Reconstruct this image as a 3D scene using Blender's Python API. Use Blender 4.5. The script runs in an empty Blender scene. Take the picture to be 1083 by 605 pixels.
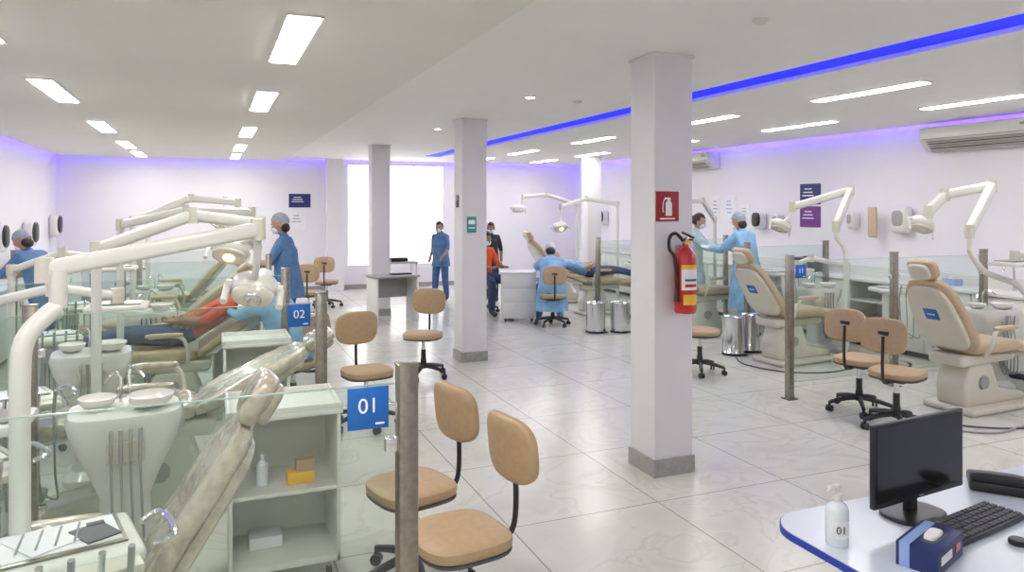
import bpy, bmesh, math, random
from math import sin, cos, pi, radians
from mathutils import Vector, Matrix, Euler
random.seed(4)
V=Vector
scene=bpy.context.scene
scene.view_settings.view_transform='Standard'
scene.view_settings.exposure=0.24

# ------------------------------------------------------------ materials
_mats={}
def mat(name,col,rough=0.5,metal=0.0,emit=0.0,ecol=None,noise=0.04,scale=12,bump=0.0,coat=0.0,sheen=0.0,alpha=1.0):
    if name in _mats: return _mats[name]
    m=bpy.data.materials.new(name); m.use_nodes=True
    nt=m.node_tree; b=nt.nodes['Principled BSDF']
    tc=nt.nodes.new('ShaderNodeTexCoord'); nz=nt.nodes.new('ShaderNodeTexNoise')
    nz.inputs['Scale'].default_value=scale; nz.inputs['Detail'].default_value=3
    nt.links.new(tc.outputs['Object'],nz.inputs['Vector'])
    r=nt.nodes.new('ShaderNodeValToRGB')
    c0=[max(0,c*(1-noise)) for c in col]; c1=[min(1,c*(1+noise)) for c in col]
    r.color_ramp.elements[0].color=(*c0,1); r.color_ramp.elements[1].color=(*c1,1)
    r.color_ramp.elements[0].position=.3; r.color_ramp.elements[1].position=.7
    nt.links.new(nz.outputs['Fac'],r.inputs['Fac']); nt.links.new(r.outputs['Color'],b.inputs['Base Color'])
    b.inputs['Roughness'].default_value=rough; b.inputs['Metallic'].default_value=metal
    b.inputs['Coat Weight'].default_value=coat
    b.inputs['Sheen Weight'].default_value=sheen
    if emit>0:
        b.inputs['Emission Color'].default_value=(*(ecol or col),1); b.inputs['Emission Strength'].default_value=emit
    if bump>0:
        bp=nt.nodes.new('ShaderNodeBump'); bp.inputs['Strength'].default_value=bump; bp.inputs['Distance'].default_value=.01
        nt.links.new(nz.outputs['Fac'],bp.inputs['Height']); nt.links.new(bp.outputs['Normal'],b.inputs['Normal'])
    _mats[name]=m; return m
WALL=mat('wall_paint',(.78,.765,.80),.7,noise=.01,scale=3)
CEIL=mat('ceiling_paint',(.84,.83,.80),.75,noise=.01,scale=2)
CEILL=mat('ceiling_left_warm_grey',(.78,.76,.715),.75,noise=.01,scale=2)  # left ceiling coloured darker and warmer than the right so the step between them shows
COLP=mat('column_paint',(.77,.745,.765),.6,noise=.01,scale=3)
BASEB=mat('baseboard_stone',(.33,.33,.31),.4,noise=.12,scale=25)
WHITE=mat('white_laminate',(.76,.76,.71),.35,noise=.02,scale=5)
WHITE2=mat('white_plastic',(.70,.70,.645),.3,noise=.02,scale=5,coat=.3)
CREAM=mat('cream_enamel',(.64,.605,.50),.28,noise=.03,scale=5,coat=.5)
BEIGE=mat('beige_vinyl',(.46,.32,.185),.45,noise=.05,scale=30,bump=.05)
BEIGE2=mat('pale_beige_vinyl',(.54,.41,.265),.35,noise=.05,scale=30,bump=.05)
PLASTICWRAP=mat('clear_film_over_vinyl',(.50,.43,.33),.12,noise=.20,scale=22,bump=1.0,coat=1)
BLACK=mat('black_plastic',(.018,.018,.02),.35,noise=.1)
SCREEN=mat('screen_black',(.006,.006,.008),.12,noise=.05)
DARK=mat('dark_grey',(.07,.07,.08),.5)
GREY=mat('grey_plastic',(.34,.34,.33),.45)
HOSE=mat('grey_hose',(.30,.32,.30),.5)
CHROME=mat('chrome',(.72,.72,.73),.14,metal=1,noise=.02)
STEEL=mat('brushed_steel',(.33,.30,.255),.28,metal=1,noise=.14,scale=40)
RED=mat('red_enamel',(.52,.011,.009),.25,coat=.6)
SIGNRED=mat('sign_red',(.34,.01,.018),.5)
YELLOW=mat('label_yellow',(.85,.50,.04),.5)
BLUE=mat('sign_blue',(.010,.13,.46),.4)
NAVY=mat('poster_navy',(.018,.025,.15),.5)
PURPLE=mat('poster_purple',(.17,.03,.24),.5)
PAPER=mat('paper',(.80,.80,.82),.8)
PRINT=mat('print_white',(.9,.9,.9),.6)
GREEN=mat('sign_green',(.04,.30,.28),.5)
EDGE=mat('blue_edge_band',(.02,.05,.36),.4)
TABLE=mat('table_white',(.64,.69,.80),.22,noise=.01)
GELC=mat('clear_gel',(.70,.75,.78),.08,noise=.02,coat=1)
BOXB=mat('box_blue',(.012,.025,.12),.4)
BOXL=mat('box_lightblue',(.28,.40,.72),.4)
SKIN=mat('skin',(.48,.28,.19),.55)
SKIND=mat('skin_dark',(.30,.16,.10),.55)
HAIRM=mat('hair_dark',(.03,.018,.012),.6,noise=.4,scale=60,bump=.6)
SCRUB=mat('scrub_blue',(.09,.20,.39),.8,noise=.18,scale=9,bump=.8)
SCRUBD=mat('scrub_royal',(.06,.13,.29),.8,noise=.18,scale=9,bump=.8)
GOWN=mat('gown_lightblue',(.24,.45,.69),.75,noise=.18,scale=9,bump=1.0)
GOWNT=mat('gown_pale_teal',(.46,.60,.62),.75,noise=.16,scale=9,bump=.9)
CAPM=mat('cap_grey',(.33,.37,.43),.85,noise=.2,scale=30,bump=.6)
CAPW=mat('cap_white',(.66,.70,.72),.85,noise=.1,scale=30,bump=.6)
MASK=mat('face_mask',(.7,.8,.85),.8)
SHOE=mat('shoe_dark',(.05,.05,.06),.6)
JEANS=mat('jeans',(.045,.07,.14),.85,noise=.2,scale=30,bump=.3)
ORANGE=mat('shirt_orange',(.72,.10,.03),.8,noise=.1,bump=.4)
REDSH=mat('shirt_red',(.60,.08,.03),.8,noise=.1,bump=.4)
BLKSH=mat('shirt_black',(.03,.03,.035),.8,noise=.2,bump=.4)
EYEW=mat('eye_white',(.8,.8,.8),.3); EYEB=mat('eye_dark',(.02,.01,.01),.2); LIP=mat('lip',(.45,.16,.13),.5)
PANEL=mat('light_panel',(1,1,1),.5,emit=31,ecol=(1,.98,.95),noise=0)
DOWN=mat('downlight_glow',(1,1,1),.5,emit=14,noise=0)
LEDB=mat('led_blue',(.0,.01,.5),.6,emit=1.5,ecol=(.001,.004,1.0),noise=0)
LEDV=mat('led_violet',(.2,.1,.9),.5,emit=12,ecol=(.16,.08,1.0),noise=0)
WARM=mat('lamp_bulb_warm',(1,.5,.15),.5,emit=14,ecol=(1,.36,.08),noise=0)
LENS=mat('lamp_lens',(.70,.67,.56),.12,coat=1)
DAY=mat('window_daylight_blind',(.9,.9,.9),.6,emit=2.0,ecol=(1,.99,.96),noise=.02)

def glassmat():
    m=bpy.data.materials.new('partition_glass'); m.use_nodes=True; nt=m.node_tree; nt.nodes.clear()
    o=nt.nodes.new('ShaderNodeOutputMaterial'); t=nt.nodes.new('ShaderNodeBsdfTransparent'); g=nt.nodes.new('ShaderNodeBsdfGlossy')
    t.inputs['Color'].default_value=(.93,.97,.95,1); g.inputs['Roughness'].default_value=.02
    lw=nt.nodes.new('ShaderNodeLayerWeight'); lw.inputs['Blend'].default_value=.5
    p=nt.nodes.new('ShaderNodeMath'); p.operation='POWER'; p.inputs[1].default_value=4.0; nt.links.new(lw.outputs['Facing'],p.inputs[0])
    q=nt.nodes.new('ShaderNodeMath'); q.operation='MULTIPLY_ADD'; q.inputs[1].default_value=.6; q.inputs[2].default_value=.04; nt.links.new(p.outputs[0],q.inputs[0])
    mx=nt.nodes.new('ShaderNodeMixShader'); nt.links.new(q.outputs[0],mx.inputs[0]); nt.links.new(t.outputs[0],mx.inputs[1]); nt.links.new(g.outputs[0],mx.inputs[2])
    nt.links.new(mx.outputs[0],o.inputs['Surface']); return m
GLASS=glassmat()
GLASSEDGE=mat('glass_edge',(.40,.52,.47),.15)

def floormat():
    m=bpy.data.materials.new('polished_marble_tile'); m.use_nodes=True; nt=m.node_tree; b=nt.nodes['Principled BSDF']
    tc=nt.nodes.new('ShaderNodeTexCoord')
    br=nt.nodes.new('ShaderNodeTexBrick'); br.offset=0; br.squash=1
    br.inputs['Scale'].default_value=1; br.inputs['Mortar Size'].default_value=.005; br.inputs['Mortar Smooth'].default_value=.1
    br.inputs['Brick Width'].default_value=1.0; br.inputs['Row Height'].default_value=1.0
    br.inputs['Color1'].default_value=(1,1,1,1); br.inputs['Color2'].default_value=(.96,.96,.955,1); br.inputs['Mortar'].default_value=(.52,.50,.45,1)
    mp=nt.nodes.new('ShaderNodeMapping'); mp.inputs['Location'].default_value=(.30,.15,0)
    nt.links.new(tc.outputs['Object'],mp.inputs['Vector']); nt.links.new(mp.outputs['Vector'],br.inputs['Vector'])
    n=nt.nodes.new('ShaderNodeTexNoise'); n.inputs['Scale'].default_value=1.3; n.inputs['Detail'].default_value=9; n.inputs['Distortion'].default_value=1.6
    nt.links.new(tc.outputs['Object'],n.inputs['Vector'])
    r=nt.nodes.new('ShaderNodeValToRGB'); e=r.color_ramp.elements
    e[0].position=.30; e[0].color=(.57,.56,.49,1); e[1].position=.56; e[1].color=(.65,.65,.585,1)
    k=r.color_ramp.elements.new(.50); k.color=(.65,.65,.585,1); k=r.color_ramp.elements.new(.525); k.color=(.58,.57,.50,1)
    nt.links.new(n.outputs['Fac'],r.inputs['Fac'])
    mx=nt.nodes.new('ShaderNodeMixRGB'); mx.blend_type='MULTIPLY'; mx.inputs[0].default_value=1
    nt.links.new(r.outputs['Color'],mx.inputs[1]); nt.links.new(br.outputs['Color'],mx.inputs[2])
    nt.links.new(mx.outputs[0],b.inputs['Base Color']); b.inputs['Roughness'].default_value=.22; b.inputs['Specular IOR Level'].default_value=.35
    return m
FLOOR=floormat()

# ------------------------------------------------------------ mesh builder
class B:
    def __init__(s,name): s.name=name; s.bm=bmesh.new(); s.mats=[]
    def mi(s,m):
        if m not in s.mats: s.mats.append(m)
        return s.mats.index(m)
    def merge(s,bm2,m,M=None):
        if M is not None: bm2.transform(M)
        i=s.mi(m)
        for f in bm2.faces: f.material_index=i; f.smooth=True
        me=bpy.data.meshes.new('t'); bm2.to_mesh(me); bm2.free(); s.bm.from_mesh(me); bpy.data.meshes.remove(me)
    def box(s,size,loc,m,rot=(0,0,0),bev=0.0,seg=2):
        b=bmesh.new(); bmesh.ops.create_cube(b,size=1); bmesh.ops.scale(b,vec=size,verts=b.verts)
        if bev>0: bmesh.ops.bevel(b,geom=list(b.edges),offset=min(bev,min(size)*.48),segments=seg,profile=.5,affect='EDGES')
        s.merge(b,m,Matrix.Translation(loc)@Euler(rot).to_matrix().to_4x4())
    def cyl(s,p0,p1,r0,m,r1=None,seg=20,bev=0):
        p0=V(p0);p1=V(p1); d=p1-p0; r1=r0 if r1 is None else r1
        b=bmesh.new(); bmesh.ops.create_cone(b,cap_ends=True,segments=seg,radius1=r0,radius2=r1,depth=d.length)
        q=V((0,0,1)).rotation_difference(d.normalized()) if d.length>0 else Euler().to_quaternion()
        s.merge(b,m,Matrix.Translation((p0+p1)/2)@q.to_matrix().to_4x4())
    def lathe(s,prof,loc,m,rot=(0,0,0),seg=28,sc=(1,1,1)):
        b=bmesh.new(); rings=[]
        for r,z in prof:
            rings.append([b.verts.new((r*cos(2*pi*i/seg)*sc[0],r*sin(2*pi*i/seg)*sc[1],z)) for i in range(seg)])
        for a,c in zip(rings,rings[1:]):
            for i in range(seg): b.faces.new((a[i],a[(i+1)%seg],c[(i+1)%seg],c[i]))
        b.faces.new(list(reversed(rings[0]))); b.faces.new(rings[-1])
        bmesh.ops.recalc_face_normals(b,faces=b.faces)
        s.merge(b,m,Matrix.Translation(loc)@Euler(rot).to_matrix().to_4x4())
    def loft(s,rings,m,exp=.5,seg=32,M=None,fold=0):
        b=bmesh.new(); R=[]
        for j,(cx,cy,cz,a,bb) in enumerate(rings):
            L=[]
            for i in range(seg):
                t=2*pi*i/seg; c=cos(t); q=sin(t)
                k=1+fold*(j/len(rings))*sin(7*t+j*.5)+fold*.6*(j/len(rings))*sin(13*t+1)
                L.append(b.verts.new((cx+a*k*math.copysign(abs(c)**exp,c),cy+bb*k*math.copysign(abs(q)**exp,q),cz)))
            R.append(L)
        for a,c in zip(R,R[1:]):
            for i in range(seg): b.faces.new((a[i],a[(i+1)%seg],c[(i+1)%seg],c[i]))
        b.faces.new(list(reversed(R[0]))); b.faces.new(R[-1]); bmesh.ops.recalc_face_normals(b,faces=b.faces)
        s.merge(b,m,M)
    def pad(s,a,b_,c,loc,m,rot=(0,0,0),e1=.5,e2=.5,bend=0,taper=0,nu=32,nv=14,M=None,bumpy=0):
        b=bmesh.new(); R=[]
        def P(v,e): return math.copysign(abs(v)**e,v)
        for j in range(1,nv):
            ph=-pi/2+pi*j/nv; L=[]
            for i in range(nu):
                t=2*pi*i/nu
                x=a*P(cos(ph),e1)*P(cos(t),e2); y=b_*P(cos(ph),e1)*P(sin(t),e2); z=c*P(sin(ph),e1)
                x*=1-taper*(y/b_); z+=bend*(x/a)**2
                if bumpy: z+=bumpy*sin(y*60+x*23)*cos(x*40)
                L.append(b.verts.new((x,y,z)))
            R.append(L)
        for p,q in zip(R,R[1:]):
            for i in range(nu): b.faces.new((p[i],p[(i+1)%nu],q[(i+1)%nu],q[i]))
        b.faces.new(list(reversed(R[0]))); b.faces.new(R[-1]); bmesh.ops.recalc_face_normals(b,faces=b.faces)
        s.merge(b,m,M if M is not None else Matrix.Translation(loc)@Euler(rot).to_matrix().to_4x4())
    def tube(s,pts,r,m,seg=12,smooth=True):
        pts=[V(p) for p in pts]
        if smooth and len(pts)>2:
            out=[]
            for i in range(len(pts)-1):
                p0=pts[max(i-1,0)];p1=pts[i];p2=pts[i+1];p3=pts[min(i+2,len(pts)-1)]
                for k in range(6):
                    t=k/6; out.append(.5*((2*p1)+(p2-p0)*t+(2*p0-5*p1+4*p2-p3)*t*t+(-p0+3*p1-3*p2+p3)*t**3))
            out.append(pts[-1]); 
            rr=r if not isinstance(r,(list,tuple)) else [r[min(int(i/6),len(r)-1)]*(1-(i%6)/6)+r[min(int(i/6)+1,len(r)-1)]*((i%6)/6) for i in range(len(out))]
            pts=out; r=rr
        rs=r if isinstance(r,(list,tuple)) else [r]*len(pts)
        b=bmesh.new(); R=[]; up=V((0,0,1)); prev=None
        for i,p in enumerate(pts):
            d=(pts[min(i+1,len(pts)-1)]-pts[max(i-1,0)]).normalized()
            if prev is None: n=d.orthogonal().normalized()
            else:
                n=(prev-d*prev.dot(d)); n=n.normalized() if n.length>1e-6 else d.orthogonal().normalized()
            prev=n; bn=d.cross(n)
            R.append([b.verts.new(p+(n*cos(2*pi*k/seg)+bn*sin(2*pi*k/seg))*rs[i]) for k in range(seg)])
        for a,c in zip(R,R[1:]):
            for i in range(seg): b.faces.new((a[i],a[(i+1)%seg],c[(i+1)%seg],c[i]))
        b.faces.new(list(reversed(R[0]))); b.faces.new(R[-1]); bmesh.ops.recalc_face_normals(b,faces=b.faces)
        s.merge(b,m)
    def prism(s,poly,w,m,bev=0,M=None):
        b=bmesh.new(); A=[b.verts.new((-w/2,y,z)) for y,z in poly]; C=[b.verts.new((w/2,y,z)) for y,z in poly]
        b.faces.new(A); b.faces.new(list(reversed(C))); n=len(poly)
        for i in range(n): b.faces.new((A[i],C[i],C[(i+1)%n],A[(i+1)%n]))
        bmesh.ops.recalc_face_normals(b,faces=b.faces)
        if bev>0: bmesh.ops.bevel(b,geom=list(b.edges),offset=bev,segments=3,profile=.5,affect='EDGES')
        s.merge(b,m,M)
    def finish(s,loc=(0,0,0),rz=0,parent=None,ang=40,sharp=True):
        me=bpy.data.meshes.new(s.name); s.bm.to_mesh(me); s.bm.free()
        for m in s.mats: me.materials.append(m)
        if sharp: me.set_sharp_from_angle(angle=radians(ang))
        ob=bpy.data.objects.new(s.name,me); scene.collection.objects.link(ob)
        ob.location=loc; ob.rotation_euler=(0,0,rz)
        if parent: ob.parent=parent
        return ob
def yaw_of(d): return math.atan2(-d[0],d[1])
def text(body,size,loc,rot,m,parent=None,name='lettering',bold=0.0):
    c=bpy.data.curves.new(name,'FONT'); c.body=body; c.size=size; c.align_x='CENTER'; c.align_y='CENTER'; c.extrude=.0006; c.offset=bold
    c.materials.append(m); o=bpy.data.objects.new(name,c); scene.collection.objects.link(o); o.location=loc; o.rotation_euler=rot
    if parent: o.parent=parent
    return o

# ------------------------------------------------------------ room shell
X0,X1,Y0,Y1=-2.8,8.6,-2.6,16.8
HL,HR=2.85,2.91
def simple(name,size,loc,m,bev=0):
    b=B(name); b.box(size,(0,0,0),m,bev=bev); return b.finish(loc)
simple('floor',(X1-X0+.4,Y1-Y0+.4,.1),((X0+X1)/2,(Y0+Y1)/2,-.05),FLOOR)
b=B('ceiling')
cy=(Y0+Y1)/2; L=Y1-Y0
g=.10; YE=Y1-g; cl=(Y0+YE)/2; LL=YE-Y0
SX0,SX1=4.12,4.50
b.box((1.46-X0-g,LL,.2),((1.46+X0+g)/2,cl,HL+.1),CEILL)
b.box((SX0-1.46,LL,.2),((SX0+1.46)/2,cl,HR+.1),CEIL)
b.box((X1-g-SX1,LL,.2),((X1-g+SX1)/2,cl,HR+.1),CEIL)
b.box((SX1-SX0,13,.05),((SX0+SX1)/2,8.5,HR+.16),CEIL)
b.box((SX1-SX0,2.0-Y0,.2),((SX0+SX1)/2,(2.0+Y0)/2,HR+.1),CEIL)
b.box((SX1-SX0,YE-15.0,.2),((SX0+SX1)/2,(YE+15.0)/2,HR+.1),CEIL)
b.box((g+.2,L,.04),(X0+g/2,cy,3.12),CEIL); b.box((g+.2,L,.04),(X1-g/2,cy,3.12),CEIL); b.box((X1-X0,g+.2,.04),((X0+X1)/2,Y1-g/2,3.12),CEIL)
b.finish()
b=B('blue_led_cove_strip'); b.box((SX1-SX0-.005,12.98,.03),((SX0+SX1)/2,8.5,HR+.045),LEDB); b.finish()
simple('wall_left',(.15,L+.3,3.12),(X0-.075,cy,1.56),WALL)
simple('wall_right',(.15,L+.3,3.12),(X1+.075,cy,1.56),WALL)
simple('wall_front',(X1-X0,.15,3.12),((X0+X1)/2,Y0-.075,1.56),WALL)
WX0,WX1,WZ0,WZ1=2.85,5.13,.5,2.84
b=B('wall_far')
b.box((WX0-X0,.15,3.12),((WX0+X0)/2,Y1+.075,1.56),WALL)
b.box((X1-WX1,.15,3.12),((X1+WX1)/2,Y1+.075,1.56),WALL)
b.box((WX1-WX0,.15,WZ0),((WX0+WX1)/2,Y1+.075,WZ0/2),WALL)
b.box((WX1-WX0,.15,3.12-WZ1),((WX0+WX1)/2,Y1+.075,(3.12+WZ1)/2),WALL)
b.box((.36,.3,HR),(2.55,Y1-.15,HR/2),WALL)
b.finish()
b=B('window_1')
b.box((WX1-WX0,.02,WZ1-WZ0),((WX0+WX1)/2,Y1+.07,(WZ0+WZ1)/2),DAY)
for x in (WX0+.02,(WX0+WX1)/2-.35,(WX0+WX1)/2+.4,WX1-.02): b.box((.022,.03,WZ1-WZ0),(x,Y1+.045,(WZ0+WZ1)/2),WHITE)
for z in (WZ0+.02,WZ1-.02): b.box((WX1-WX0,.05,.04),((WX0+WX1)/2,Y1+.045,z),WHITE)
b.finish()
bh=.1
simple('baseboard_left',(.015,L,bh),(X0+.0075,cy,bh/2),BASEB)
simple('baseboard_right',(.015,L,bh),(X1-.0075,cy,bh/2),BASEB)
simple('baseboard_far',(X1-X0-.03,.015,bh),((X0+X1)/2,Y1-.0075,bh/2),BASEB)
b=B('violet_led_strip')
b.box((.05,L-.2,.02),(X1-.045,cy,HR+.13),LEDV); b.box((.04,L-.2,.02),(X0+.045,cy,HL+.15),LEDV)
b.box((X1-X0-.4,.04,.02),((X0+X1)/2,Y1-.045,HR+.12),LEDV)
b.finish()

def column(near,w,name='column'):
    x,y=near; b=B(name); cx=x+w/2+.012; cyy=y+w/2+.012
    b.box((w,w,HR),(cx,cyy,HR/2),COLP,bev=.004)
    for dx,dy,sx,sy in ((0,-w/2-.006,w+.024,.012),(0,w/2+.006,w+.024,.012),(-w/2-.006,0,.012,w),(w/2+.006,0,.012,w)):
        b.box((sx,sy,.12),(cx+dx,cyy+dy,.06),BASEB)
    b.box((w+.02,w+.02,.02),(cx,cyy,HR-.012),COLP)
    return b.finish()
column((2.80,4.30),.31); column((2.76,8.35),.31); column((2.52,12.45),.31); column((7.2,13.5),.31)

def panel(x,y,H,l=1.3,w=.16):
    b=B('ceiling_light_panel'); b.box((w+.03,l+.03,.012),(0,0,-.006),WHITE); b.box((w,l,.006),(0,0,-.0145),PANEL)
    b.finish((x,y,H))
for y in (-1.2,1.6,4.62,7.35,10.4,13.2,15.4):
    panel(.46,y,HL)
    panel(-1.23,y,HL)
for y in (-.2,2.5,5.05,7.5,10.3,13.1,15.4):
    panel(5.57,y,HR,1.2,.13); panel(7.07,y,HR,1.2,.13)
for x,y in ((2.84,6.5),(2.84,9.6),(2.75,13.6),(2.84,1.5)):
    b=B('recessed_downlight'); b.lathe([(.0,.0),(.06,0),(.06,-.008),(.045,-.012),(.0,-.012)],(0,0,0),WHITE); b.lathe([(0,0),(.04,0),(.04,-.004),(0,-.004)],(0,0,-.012),DOWN); b.finish((x,y,HR))
for x,y in ((2.87,3.33),(3.4,6.6)):
    b=B('smoke_detector'); b.lathe([(0,0),(.045,0),(.042,-.015),(.03,-.025),(.0,-.028)],(0,0,0),WHITE2); b.finish((x,y,HR))

# ------------------------------------------------------------ wall things
def aircon2(y0,y1,z0=2.55,z1=2.85):
    b=B('air_conditioner'); l=y1-y0; h=z1-z0; d=.26
    M=Matrix(((0,1,0,0),(1,0,0,0),(0,0,1,0),(0,0,0,1)))
    b.prism([(-d,h),(0,h),(0,0),(-d*.5,0),(-d,h*.45)],l,WHITE2,bev=.012,M=M)
    for k in range(5):
        t=(k+.5)/5; b.box((.03,l*.86,.006),(-d*(.5+.5*t)-.006,0,h*.45*t-.004),DARK if k%2 else GREY,rot=(0,-.3,0))
    b.box((.008,l*.92,.01),(-d-.002,0,h*.5),GREY); b.box((.006,.1,.03),(-d-.002,-l*.38,h*.78),GREY)
    b.finish((X1-.002,(y0+y1)/2,z0))
aircon2(5.25,6.75); aircon2(11.05,12.3)

def poster(name,xc,yc,zc,w,h,m,facing,lines=3,lm=PRINT):
    b=B(name); b.box((w,.008,h),(0,0,0),m)
    for k in range(lines):
        b.box((w*(.35+.2*((k*7)%3)/2),.002,h*.05),(-w*.1,-.005,h*(.25-.16*k)),lm)
    b.finish((xc,yc,zc),rz=facing)
poster('wall_poster',1.82,Y1-.006,1.99,.46,.30,NAVY,0)
poster('wall_notice',1.78,Y1-.006,1.56,.34,.42,PAPER,0,3,GREY)
poster('wall_poster',X1-.006,8.85,2.05,.42,.32,NAVY,-pi/2)
poster('wall_poster',X1-.006,8.85,1.70,.42,.32,PURPLE,-pi/2)
poster('wall_notice',X1-.006,11.15,1.85,.24,.42,PAPER,-pi/2,4,GREY)
poster('wall_notice',X1-.006,10.75,1.85,.30,.42,PAPER,-pi/2,4,BOXL)
poster('wall_notice',X1-.006,10.35,1.75,.24,.3,PAPER,-pi/2,4,GREY)
def dispenser(x,y,z,rz,dark=False,w=.26,h=.36):
    b=B('paper_towel_dispenser'); b.pad(w/2,.085,h/2,(0,-.088,0),WHITE2,e1=.4,e2=.5)
    b.box((w*.8,.028,h*.8),(0,-.016,0),WHITE2,bev=.01)
    if dark: b.pad(w*.46,.05,h*.40,(0,-.15,.02),BLACK,e1=.6,e2=.6)
    else: b.pad(w*.34,.02,h*.3,(0,-.16,.02),GREY,e1=.6,e2=.6)
    b.box((w*.5,.03,.015),(0,-.12,-h*.45),DARK); b.finish((x,y,z),rz)
dispenser(X1,7.15,1.68,-pi/2); dispenser(X1,9.9,1.62,-pi/2,True,.2,.3); dispenser(X1,7.95,1.66,-pi/2,False,.12,.24)
dispenser(X1,13.0,1.6,-pi/2,True,.22,.34); dispenser(X1,15.2,1.6,-pi/2,True,.22,.34); dispenser(X1,9.45,1.62,-pi/2,False,.13,.24)
dispenser(X0,14.1,1.42,pi/2,True,.36,.42); dispenser(X0,16.2,1.5,pi/2,True,.34,.42); dispenser(X0,12.2,1.42,pi/2,True,.3,.4)
b=B('wall_apron_hook'); b.prism([(-.2,-.2),(-.17,-.22),(-.16,0),(-.18,.2),(-.2,.2)],.14,BEIGE2,bev=.008,M=Matrix.Translation((0,.2,0))@Matrix.Rotation(pi,4,'Z')@Matrix.Translation((0,.4,0))); b.finish((X1-.21,7.52,1.65),pi/2)
b=B('light_switch'); b.box((.08,.01,.12),(0,-.005,0),WHITE2,bev=.004); b.box((.03,.006,.05),(0,-.012,0),PAPER); b.finish((X1,6.2,1.75),-pi/2)

def counter(xf,xw,y0,y1,name,openy=None,H=.86,step=.6):
    b=B(name); s=1 if xw>xf else -1; d=abs(xw-xf); cx=(xf+xw)/2
    b.box((d+.03,y1-y0,.04),(cx-s*.015,(y0+y1)/2,H+.02),WHITE2,bev=.008)
    b.box((.03,y1-y0,.12),(xw-s*.015,(y0+y1)/2,H+.1),WHITE2)
    b.box((.02,y1-y0,H),(xw-s*.012,(y0+y1)/2,H/2),WHITE)
    b.box((d-.06,y1-y0,.06),(cx+s*.03,(y0+y1)/2,.04),DARK)
    b.box((d-.02,y1-y0,.02),(cx,(y0+y1)/2,.08),WHITE)
    n=int(round((y1-y0)/step)); st=(y1-y0)/n
    for i in range(n):
        a=y0+i*st; c=a+st
        b.box((d-.02,.018,H-.08),(cx,a+.009,H/2+.04),WHITE)
        if openy and a<openy[1]-.05 and c>openy[0]+.05:
            for z in (.34,.6): b.box((d-.05,st-.02,.018),(cx,(a+c)/2,z),WHITE)
        else:
            b.box((.018,st-.012,H-.1),(xf+s*.0,(a+c)/2,H/2+.045),WHITE,bev=.003)
            b.box((.012,.012,.10),(xf-s*.014,c-.06 if i%2 else a+.06,H*.72),CHROME,bev=.003)
    return b.finish()
counter(8.0,X1-.0,3.4,15.4,'wall_counter',openy=(6.95,7.6))
counter(-2.2,X0,5.0,15.6,'wall_counter')
b=B('sterilizer_box'); b.box((.3,.42,.22),(0,0,.11),BLACK,bev=.03); b.box((.02,.3,.1),(-.155,0,.12),GREY,bev=.005); b.box((.1,.1,.02),(0,0,.23),DARK,bev=.01); b.finish((8.25,8.55,.881))
b=B('sterilizer_box'); b.box((.3,.42,.26),(0,0,.13),BLACK,bev=.03); b.box((.02,.3,.1),(.155,0,.12),GREY,bev=.005); b.box((.1,.1,.02),(0,0,.27),DARK,bev=.01); b.finish((-2.5,12.9,.881))
def sbox(x,y,z,col,sz=(.2,.12,.1),rz=0,name='glove_box'):
    b=B(name); b.box(sz,(0,0,sz[2]/2),col,bev=.003); b.pad(sz[0]*.25,sz[1]*.22,.006,(0,0,sz[2]),PAPER); b.pad(.02,.015,.02,(0.01,0,sz[2]+.01),PAPER); b.box((sz[0]*.5,.002,sz[2]*.3),(0,-sz[1]/2-.001,sz[2]*.5),PRINT); b.finish((x,y,z),rz)
sbox(8.3,7.0,.881,PAPER,rz=1.5); sbox(8.35,6.3,.881,BOXL,rz=1.4); sbox(-2.5,11.5,.881,PAPER,rz=1.4); sbox(-2.45,10.6,.881,BOXL,rz=1.7)
b=B('sink_faucet'); b.cyl((0,0,0),(0,0,.05),.025,CHROME); b.tube([(0,0,.04),(0,0,.25),(-.06,0,.32),(-.16,0,.30),(-.18,0,.24)],.011,CHROME); b.box((.05,.012,.012),(.03,0,.07),CHROME,bev=.003); b.finish((8.42,5.6,.881))

# ------------------------------------------------------------ glass partitions
def partition(y,xs,sgn,label=None,H=1.35):
    b=B('glass_partition')
    for i,x in enumerate(xs):
        w=.062
        b.box((w,w,H),(x,y,H/2),STEEL,bev=.004); b.box((.11,.11,.012),(x,y,.006),STEEL,bev=.003); b.box((w+.006,w+.006,.008),(x,y,H),STEEL,bev=.003)
    for a,c in zip(xs,xs[1:]):
        lo,hi=min(a,c)+.04,max(a,c)-.04
        b.box((hi-lo,.008,H-.22),((lo+hi)/2,y,(H-.06+.16)/2),GLASS)
        b.box((hi-lo,.0085,.004),((lo+hi)/2,y,H-.058),GLASSEDGE)
        b.box((hi-lo,.0085,.004),((lo+hi)/2,y,.158),GLASSEDGE)
        for xx in (min(a,c)+.045,max(a,c)-.045):
            for z in (.3,H-.25): b.box((.05,.03,.045),(xx,y,z),CHROME,bev=.004)
    if label:
        sx=xs[0]+sgn*.126
        b.box((.128,.006,.13),(sx,y-.016,1.226),BLUE,bev=.001); b.box((.05,.012,.02),(xs[0]+sgn*.045,y-.012,1.226),CHROME,bev=.002)
        b.box((.028,.0015,.006),(sx+.036,y-.0195,1.177),PRINT)
        ob=b.finish(); text(label,.066,(sx,y-.0205,1.232),(pi/2,0,0),PRINT,ob,'bay_number'); return ob
    return b.finish()
partition(2.31,(.58,-.85,-2.1),-1,'01')
partition(4.42,(.60,-.85,-2.1),-1,'02')
partition(6.30,(.57,-.80,-2.1),-1,'03')
partition(8.2,(.57,-.80,-2.1),-1)
partition(10.1,(.57,-.80,-2.1),-1)
partition(5.59,(5.17,6.55,7.9),1,'11',H=1.385)
partition(7.85,(5.2,6.55,7.9),1,None,H=1.385)
partition(10.0,(5.5,6.55,7.9),1,None,H=1.385)

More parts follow.
